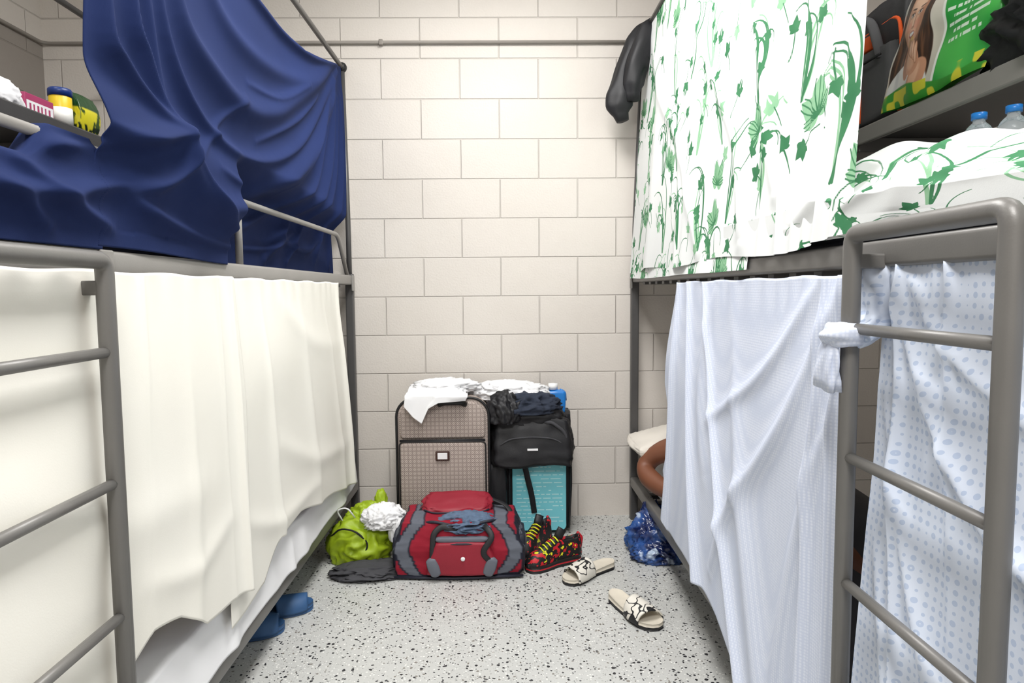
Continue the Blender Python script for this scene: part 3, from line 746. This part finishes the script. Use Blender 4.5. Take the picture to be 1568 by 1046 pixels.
e=vr.color_ramp.elements; e[0].color=srgb(16,16,18); e[0].position=0; e[1].position=.60; e[1].color=srgb(190,24,36)
for p_,c in ((.78,srgb(16,16,18)),(.86,srgb(222,218,40)),(.93,srgb(16,16,18))): q=e.new(p_); q.color=c
k.col(vr.outputs[0]); M_snk=k.m
M_yel=simple('neon_yellow_lace',srgb(222,226,40),.6); M_redr=simple('red_sole_stripe',srgb(190,26,40),.5)
def sneaker(x,y,ang,L=.28,z=0,tilt=0):
    E=empty('sneaker'); M=Matrix.Translation((x,y,z))@Matrix.Rotation(ang,4,'Z')@Matrix.Rotation(tilt,4,'X')
    sole('outsole',L,.0,.014,M_blackR,E,M,0,0,1.08); sole('midsole',L,.013,.018,M_redr,E,M,.002,0,1.09); sole('midsole_top',L,.017,.032,M_blackR,E,M,.006,0,1.06)
    ns,nt=40,24; vs=[];fs=[]
    for i in range(ns+1):
        s=i/ns; w=float(footw(min(max(s,.015),.985)))*L/.28
        h=float(np.interp(s,[0,.06,.15,.32,.42,.6,.8,.93,1],[.085,.105,.10,.10,.105,.082,.058,.04,.012]))
        for j in range(nt+1):
            th=math.pi*j/nt; c,sn=math.cos(th),math.sin(th)
            op=float(np.interp(s,[.05,.12,.34,.44],[0,1,1,0]))
            zz=.024+h*sn**.7
            xx=w*math.copysign(abs(c)**.7,c)*(1-.25*sn)
            if op and sn>.8: zz-=op*.06*(sn-.8)/.2
            vs.append(M@Vector((xx+.008*math.sin(s*math.pi*1.2-.4),(s-.5)*L,zz)))
    for i in range(ns):
        for j in range(nt):
            a=i*(nt+1)+j; fs.append((a,a+1,a+nt+2,a+nt+1))
    mobj('upper',vs,fs,M_snk,E)
    for i in range(5):
        s=.47+.065*i; yy=(s-.5)*L; hz=.024+float(np.interp(s,[.42,.6,.8],[.107,.084,.06]))
        tube('lace',[M@Vector((-.024,yy,hz-.012)),M@Vector((0,yy+.006,hz+.003)),M@Vector((.024,yy,hz-.012))],.0032,M_yel,E,n=6,rad=.015)
    tube('heel_tab',[M@Vector((0,-.5*L+.005,.06)),M@Vector((0,-.5*L-.002,.10)),M@Vector((0,-.5*L+.014,.125))],[.012,.012,.006],M_redr,E,n=8)
    tube('tongue',[M@Vector((0,-.06*L,.11)),M@Vector((0,-.12*L,.14)),M@Vector((0,-.16*L,.155))],.020,M_blackR,E,n=10,flat=.35,up=(0,1,0))
sneaker(.215,2.78,math.radians(118),.275)
sneaker(.145,2.94,math.radians(150),.275)

# ------------------------------------------------------------------ blue plastic bag
PB=empty('blue_plastic_bag')
k=NT('blue_film',.22,spec=.6); n_=k.noise(10,2)
vr=k.mix(k.ramp(n_.outputs[0],.45,.6),srgb(18,34,84),srgb(50,86,150)); vr=k.mix(k.ramp(k.noise(14,2).outputs[0],.60,.68),vr,srgb(180,196,218)); k.col(vr); M_film=k.m
heap('bag_a',(.72,2.93,.0),(.27,.22,.17),M_film,PB,41,.4,2.6,5,oct=(.5,.3,.2))
heap('bag_b',(.69,2.83,.0),(.22,.13,.08),M_film,PB,42,.4,3,5,oct=(.5,.3,.2))
heap('bag_c',(.68,2.99,.03),(.09,.10,.17),M_film,PB,43,.4,3,5,oct=(.5,.3,.2))

# ------------------------------------------------------------------ pillow + person
def pf(q,raw):
    x,y,z=q; e=max(abs(raw.x),abs(raw.y)); return Vector((x,y,z*(1-.75*max(0,e-.3)/.7)))
soft('pillow',(.90,3.15,.435),(.58,.34,.19),M_pillow,None,r=.25,n=16,nz=.015,nf=2,fn=pf,flatbot=False)
def skinned(name,verts,edges,mat,parent,root=0,sub=2):
    bm=bmesh.new(); L=bm.verts.layers.skin.verify(); bv=[]
    for i,(p,r) in enumerate(verts):
        v=bm.verts.new(p); r=r if isinstance(r,tuple) else (r,r); v[L].radius=r; v[L].use_root=(i==root); bv.append(v)
    for a,b in edges: bm.edges.new((bv[a],bv[b]))
    me=bpy.data.meshes.new(name); bm.to_mesh(me); bm.free()
    o=bpy.data.objects.new(name,me); C.objects.link(o); me.materials.append(mat)
    m=o.modifiers.new('skin','SKIN'); m.use_smooth_shade=True
    m=o.modifiers.new('sub','SUBSURF'); m.levels=sub; m.render_levels=sub
    if parent: o.parent=parent
    return o
PE=empty('reclining_person')
V=[((1.05,2.25,.42),.12),((1.05,2.45,.43),.12),((1.04,2.68,.44),.13),((1.04,2.86,.45),.12),((1.04,2.97,.48),.06),((1.04,3.04,.52),.055),
   ((.90,2.86,.49),.070),((.82,2.92,.485),.060),((.72,2.985,.44),.054),((.655,3.025,.375),.048),((.655,2.97,.335),.050),((.685,2.88,.315),.046),((.725,2.79,.31),.036),
   ((1.20,2.84,.45),.06),((1.30,2.65,.42),.05),((1.32,2.48,.38),.04),((1.25,2.30,.38),.03),
   ((.96,2.12,.42),.09),((.94,1.85,.44),.075),((.93,1.62,.44),.055),((.92,1.40,.38),.055),((.92,1.20,.37),.035),
   ((1.15,2.12,.42),.09),((1.17,1.85,.42),.075),((1.18,1.62,.41),.055),((1.18,1.40,.37),.055),((1.18,1.20,.37),.035)]
E=[(0,1),(1,2),(2,3),(3,4),(4,5),(3,6),(6,7),(7,8),(8,9),(9,10),(10,11),(11,12),(3,13),(13,14),(14,15),(15,16),(0,17),(17,18),(18,19),(19,20),(20,21),(0,22),(22,23),(23,24),(24,25),(25,26)]
skinned('body',V,E,M_skin,PE)
h0=Vector((.725,2.79,.31)); d=Vector((.035,-.085,.0)).normalized(); sd=Vector((d.y,-d.x,0))*-1
HV=[(h0,.026),(h0+d*.04,(.034,.016)),(h0+d*.08,(.038,.014))]; HE=[(0,1),(1,2)]
for k_,(off,ln) in enumerate(((-.03,.07),(-.01,.08),(.01,.075),(.03,.06))):
    b=len(HV); HV+=[(h0+d*.10+sd*off,.009),(h0+d*(.10+ln*.5)+sd*off*1.1+Vector((0,0,.004)),.0085),(h0+d*(.10+ln)+sd*off*1.15-Vector((0,0,.012)),.007)]
    HE+=[(2,b),(b,b+1),(b+1,b+2)]
b=len(HV); HV+=[(h0+d*.04-sd*.045,.010),(h0+d*.075-sd*.06,.009)]; HE+=[(1,b),(b,b+1)]
skinned('hand',HV,HE,M_skin,PE)
def headfn(q,raw):
    x,y,z=q
    if z>.5 and abs(x)<.22 and -.35<y<.15: z+=.16*(1-abs(x)/.22)*(1-abs(y+.1)/.3)
    if z>.3 and .1<y<.35 and .2<abs(x)<.6: z-=.08
    return Vector((x*(1-.15*max(0,-y)),y,z))
soft('head',(1.04,3.13,.575),(.155,.225,.19),M_skin,PE,r=.85,n=20,fn=headfn,flatbot=False)
soft('hair',(1.04,3.165,.560),(.168,.20,.185),M_hair,PE,r=.9,n=10,nz=.03,nf=5,flatbot=False)
for s in (-1,1): soft('ear',(1.04+s*.079,3.12,.56),(.018,.035,.055),M_skin,PE,r=.9,n=4,flatbot=False)
def fcov(U,V):
    Y=1.0+U*1.5; X=.73+V*.72
    Z=.32+.22*np.exp(-((X-1.06)/.26)**2)*sst(.95,1.2,Y)+.012*vn(Y*4,X*6,201)
    return X,Y,Z
grid('dark_blanket',100,60,fcov,M_char,None,.004)

# ------------------------------------------------------------------ right shelf: backpack, pouch, garment, bottle
RB=empty('black_backpack')
zt=1.682
def bpf(q,raw):
    x,y,z=q; return Vector((x*(1-.18*max(0,z)),y*(1-.12*max(0,z)),z))
soft('body',(1.315,2.17,zt+.20),(.26,.36,.42),M_black,RB,r=.3,n=14,nz=.02,nf=2,fn=bpf)
soft('front_pocket',(1.20,2.17,zt+.13),(.07,.30,.24),M_grcl,RB,r=.4,n=10,nz=.03,nf=2)
tube('orange_piping',[(1.185,2.33,zt+.02),(1.185,2.34,zt+.22),(1.21,2.28,zt+.32),(1.21,2.06,zt+.32),(1.185,2.0,zt+.22),(1.185,2.0,zt+.02)],.006,M_orange,RB,n=8)
soft('orange_panel',(1.185,2.24,zt+.10),(.07,.13,.17),M_orange,RB,r=.4,n=8)
soft('orange_panel_upper',(1.19,2.20,zt+.27),(.04,.12,.05),M_orange,RB,r=.4,n=8)
tube('zip',[(1.150,2.30,zt+.20),(1.150,2.05,zt+.20)],.004,M_blackR,RB,n=8)
tube('shoulder_strap',[(1.25,2.30,zt+.37),(1.19,2.24,zt+.38),(1.17,2.14,zt+.33),(1.17,2.08,zt+.2)],.016,M_grcl,RB,n=10,flat=.3,rad=.08)

def paint(a,b):
    n=a.shape; col=np.zeros(n+(4,)); col[...,3]=1
    def put(m,c,al=1.0):
        m=np.asarray(m,float)*al
        for i in range(3): col[...,i]=col[...,i]*(1-m)+c[i]*m
    def ell(cx,cy,rx,ry,rot=0,s=.12):
        e=(((a-cx)*math.cos(rot)+(b-cy)*math.sin(rot))/rx)**2+((-(a-cx)*math.sin(rot)+(b-cy)*math.cos(rot))/ry)**2
        return sst(0,1,np.clip((1-e)/s+.5,0,1))
    put(a*0+1,srgb(226,220,208)); put(ell(.1,.8,.3,.4,0,1),srgb(240,238,232),.7); put(ell(.5,.2,.2,.3,0,1),srgb(190,184,170),.6)
    put(ell(.30,.62,.19,.38),srgb(58,36,26)); put(ell(.43,.48,.09,.36,.22),srgb(62,38,26)); put(ell(.17,.46,.085,.33,-.2),srgb(70,44,30))
    st=(vn(a*60+b*9*np.sign(a-.3),b*5,401)+vn(a*120+b*14*np.sign(a-.3),b*6,402))*.5
    hm=np.clip(ell(.30,.62,.19,.38)+ell(.43,.48,.09,.36,.22)+ell(.17,.46,.085,.33,-.2),0,1)
    put(hm*np.clip(st*1.6,0,1),srgb(128,86,58),.8); put(hm*np.clip(-st*1.6,0,1),srgb(30,18,14),.7)
    put(ell(.29,.12,.24,.19),srgb(232,230,228)); put(ell(.29,.12,.24,.19)*np.clip(vn(a*18,b*8,403),0,1),srgb(190,190,196),.6)
    put(ell(.30,.33,.060,.15),srgb(188,132,102)); put(ell(.30,.38,.05,.05,0,.8),srgb(150,98,74),.6)
    put(ell(.305,.62,.112,.225,0,.10),srgb(214,158,126))
    put(ell(.285,.63,.085,.19,0,.9),srgb(238,190,160),.85)
    put(ell(.390,.60,.03,.16,0,1),srgb(168,112,84),.6); put(ell(.225,.60,.02,.14,0,1),srgb(180,122,94),.5)
    put(ell(.305,.74,.07,.05,0,1),srgb(246,206,178),.7)
    put(ell(.255,.575,.032,.04,0,1),srgb(228,140,116),.55); put(ell(.355,.575,.032,.04,0,1),srgb(222,134,110),.55)
    put(ell(.305,.86,.115,.055,0,.5),srgb(58,36,26))
    for cx,sg in ((.262,1),(.350,-1)):
        put(ell(cx,.668,.030,.030,0,1),srgb(150,98,76),.6)
        put(ell(cx,.662,.021,.014,0,.4),srgb(246,240,236)); put(ell(cx,.663,.010,.014,0,.4),srgb(58,36,26)); put(ell(cx,.676,.024,.005,-.1*sg,.6),srgb(26,16,14))
        put(ell(cx,.712,.028,.008,-.25*sg,.6),srgb(64,40,30),.9)
    put(ell(.316,.60,.010,.05,0,1),srgb(184,126,100),.7); put(ell(.300,.61,.008,.05,0,1),srgb(250,214,190),.7)
    put(ell(.305,.562,.020,.010,0,.8),srgb(172,106,84),.8)
    put(ell(.305,.508,.046,.026,0,.3),srgb(178,74,70)); put(ell(.305,.513,.036,.014,0,.3),srgb(250,248,246)); put(ell(.305,.482,.03,.01,0,1),srgb(200,110,96),.7)
    put(ell(.305,.43,.045,.02,0,1),srgb(178,122,96),.6)
    put(ell(.315,.450,.050,.040,.4,.15),srgb(222,172,86)); put(ell(.305,.46,.03,.02,.4,1),srgb(244,208,130),.8)
    put(ell(.42,.16,.085,.15,-.5,.15),srgb(206,150,120)); put(ell(.40,.17,.04,.11,-.5,1),srgb(236,188,158),.8)
    put(ell(.372,.30,.080,.10,0,.15),srgb(210,152,122)); put(ell(.36,.31,.05,.07,0,1),srgb(236,186,156),.8)
    for cx,cy,rt in ((.335,.40,.5),(.36,.39,.35),(.39,.375,.2),(.418,.35,.05)):
        put(ell(cx,cy,.021,.080,rt,.2),srgb(164,108,82)); put(ell(cx,cy,.016,.075,rt,.3),srgb(228,174,142)); put(ell(cx-.003,cy,.007,.06,rt,1),srgb(248,208,182),.7)
    put(ell(.285,.378,.018,.06,-.5,.3),srgb(226,172,140))
    bd=.57+.09*np.sin(b*3.0)-.05*b
    put(sst(bd-.025,bd-.018,a),srgb(244,245,238)); put(sst(bd-.003,bd+.003,a),srgb(40,156,62))
    put(sst(bd,bd+.01,a)*sst(-.2,.8,vn(a*4,b*4,302)),srgb(86,196,88),.8)
    put(sst(.10+.05*np.sin(a*6)+.01,.10+.05*np.sin(a*6),b),srgb(56,150,50)); put((b<.13)*sst(.05,.25,vn(a*16,b*10,303)),srgb(214,210,60))
    put(ell(.80,.74,.062,.085,0,.1),srgb(236,246,236)); put(ell(.80,.74,.048,.067,0,.1),srgb(50,150,70)); put(ell(.81,.75,.02,.045,.6,.2),srgb(226,244,226)); put(ell(.79,.72,.012,.04,-.5,.2),srgb(226,244,226))
    for i_ in range(5):
        yb_=.56-.06*i_; w=(.15,.11,.14,.09,.12)[i_]
        put((np.abs(b-yb_)<.012)&(np.abs(a-.80)<w)&(vn(a*90,b*0+i_*3,405)>-.35),srgb(230,244,230),.9)
    return col
SP=empty('snack_pouch')
nu_,nv_=320,280
def fpo(U,V):
    Y=2.04-U*.42; Z=zt+.012+V*.345
    puff=np.sin(np.pi*np.clip(U,0,1))**.5*np.sin(np.pi*np.clip(V*.96+.02,0,1))**.45
    X=1.165+.05*V-.05*puff-.010*vn(U*5,V*5,310)
    # soft bag outline: pinched corners, wavy sides
    Y=Y+.012*np.sin(V*6+1)*(1-U)-.012*np.sin(V*5)*U+.02*V*(.5-U)+.05*(V-.4)*0
    Z=Z+.012*np.sin(U*7)*V-.02*np.cos(np.pi*U)**2*(V-.5)*1.0+.0*U
    Y=Y-.05*V      # leans towards the near end of the shelf
    return X,Y,Z
o=grid('front_film',nu_,nv_,fpo,M_gloss,SP,0)
U_,V_=np.meshgrid(np.linspace(0,1,nu_),np.linspace(0,1,nv_),indexing='ij')
a=o.data.color_attributes.new('Col','FLOAT_COLOR','POINT'); a.data.foreach_set('color',paint(U_,V_).ravel())
def fpb(U,V):
    X,Y,Z=fpo(U,V); puff=np.sin(np.pi*U)**.5*np.sin(np.pi*(V*.96+.02))**.45
    return X+.09*puff,Y,Z
grid('back_film',60,50,fpb,simple('green_film',srgb(44,150,60),.3),SP,0)
heap('black_hoodie',(1.33,1.49,zt),(.34,.42,.22),M_black,None,51,.35,1.8,5)
WB=empty('water_bottle')
k=NT('clear_pet',.08); k.b.inputs['Transmission Weight'].default_value=.8; k.col(srgb(225,235,242)); k.b.inputs['IOR'].default_value=1.2; M_pet=k.m
def lathe(name,c,prof,mat,parent,axis='Z',n=24):
    vs=[];fs=[]
    for r,z in prof:
        for i in range(n):
            t=2*math.pi*i/n
            vs.append(Vector(c)+Vector((r*math.cos(t),r*math.sin(t),z)))
    for j in range(len(prof)-1):
        for i in range(n): fs.append((j*n+i,j*n+(i+1)%n,(j+1)*n+(i+1)%n,(j+1)*n+i))
    fs.append(tuple(range(n))[::-1]); fs.append(tuple((len(prof)-1)*n+i for i in range(n)))
    return mobj(name,vs,fs,mat,parent)
for x,y in ((1.04,1.46),(1.07,1.40)):
    bz=1.458
    lathe('bottle',(x,y,bz),[(.026,0),(.030,.005),(.030,.025),(.028,.03),(.030,.035),(.030,.05),(.022,.066),(.012,.076),(.012,.084)],M_pet,WB)
    lathe('cap',(x,y,bz+.082),[(.015,0),(.015,.014)],M_blueP,WB)

# ------------------------------------------------------------------ left shelf items
xs=-1.355; zsf=1.682
CN=empty('yellow_canister')
lathe('can',(xs,2.13,zsf),[(.029,0),(.031,.004),(.031,.105),(.029,.109)],simple('yellow_plastic',srgb(240,206,40),.35),CN)
lathe('label',(xs,2.13,zsf+.02),[(.0315,0),(.0315,.05)],simple('white_label',srgb(236,236,230),.4),CN)
lathe('lid',(xs,2.13,zsf+.105),[(.033,0),(.033,.02),(.030,.024)],simple('navy_lid',srgb(24,54,120),.35),CN)
SN=empty('green_snack_pack')
def pk(q,raw):
    d_=1-abs(raw.z)**2*.75
    return Vector((q.x*d_,q.y,q.z))
def pkc(q,raw):
    if raw.z>.35: return srgb(30,70,34)
    if raw.z<-.4 and mn.noise(Vector(raw)*3)>.0: return srgb(20,40,24)
    return srgb(222,212,50) if mn.noise(Vector(raw)*2.5)>-.1 else srgb(60,84,36)
soft('pack',(xs,2.235,zsf+.07),(.06,.11,.14),M_gloss,SN,r=.2,n=24,fn=pk,colfn=pkc,nz=.02,flatbot=False)
CT=empty('pink_carton')
k=simple('pink_card',srgb(170,62,104),.5)
box('carton',xs-.03,xs+.03,1.93,2.05,zsf,zsf+.065,k,CT,.002); box('label',xs+.0301,xs+.031,1.935,2.045,zsf+.012,zsf+.045,M_white,CT,0)
for i,w in enumerate((.012,.01,.013,.01,.009,.012)): box('letter',xs+.031,xs+.0316,1.945+.016*i,1.945+.016*i+w*.6,zsf+.02,zsf+.038,k,CT,0)
heap('white_tissue_pack',(-1.37,1.86,zsf),(.13,.14,.08),M_white,None,61,.25,1.8,5)
heap('white_tissue_pack',(-1.38,1.74,zsf),(.16,.14,.11),M_white,None,62,.25,1.8,5)

# ------------------------------------------------------------------ lights
def area(name,loc,sx,sy,pw,rot=(0,0,0),col=(1,.988,.972)):
    L=bpy.data.lights.new(name,'AREA'); L.shape='RECTANGLE'; L.size=sx; L.size_y=sy; L.energy=pw; L.color=col
    o=bpy.data.objects.new(name,L); o.location=loc; o.rotation_euler=rot; C.objects.link(o); return o
for i,(y,p) in enumerate(((2.0,54),(-.5,84))):
    F=empty('ceiling_light_fixture')
    box('housing',-.32,.32,y-.62,y+.62,ZC-.06,ZC-.001,M_ceil,F,.01)
    l=area('ceiling_lamp',(0,y,ZC-.075),.6,1.2,p); l.parent=F
for x in (-1.5,1.5):
    F=empty('ceiling_light_fixture')
    box('housing',x-.2,x+.2,.6,1.8,ZC-.06,ZC-.001,M_ceil,F,.01)
    l=area('ceiling_lamp',(x,1.2,ZC-.075),.36,1.1,10); l.parent=F
W=bpy.data.worlds.new('room_ambient'); S.world=W; W.use_nodes=True
W.node_tree.nodes['Background'].inputs[0].default_value=(.9,.95,1,1); W.node_tree.nodes['Background'].inputs[1].default_value=.6

# ------------------------------------------------------------------ camera
cam=bpy.data.cameras.new('camera'); co=bpy.data.objects.new('camera',cam); C.objects.link(co)
cam.sensor_width=36; cam.lens=36*1020/1568; cam.clip_start=.02
yaw=math.radians(.9); p=math.radians(4.37); roll=math.radians(.5)
fw=Vector((math.sin(yaw)*math.cos(p),math.cos(yaw)*math.cos(p),-math.sin(p)))
q=fw.to_track_quat('-Z','Y'); R=q.to_matrix()@Matrix.Rotation(-roll,3,'Z')
co.matrix_world=Matrix.Translation((0,0,1.18))@R.to_4x4()
S.camera=co
S.view_settings.view_transform='Standard'; S.view_settings.look='None'; S.view_settings.exposure=0.0
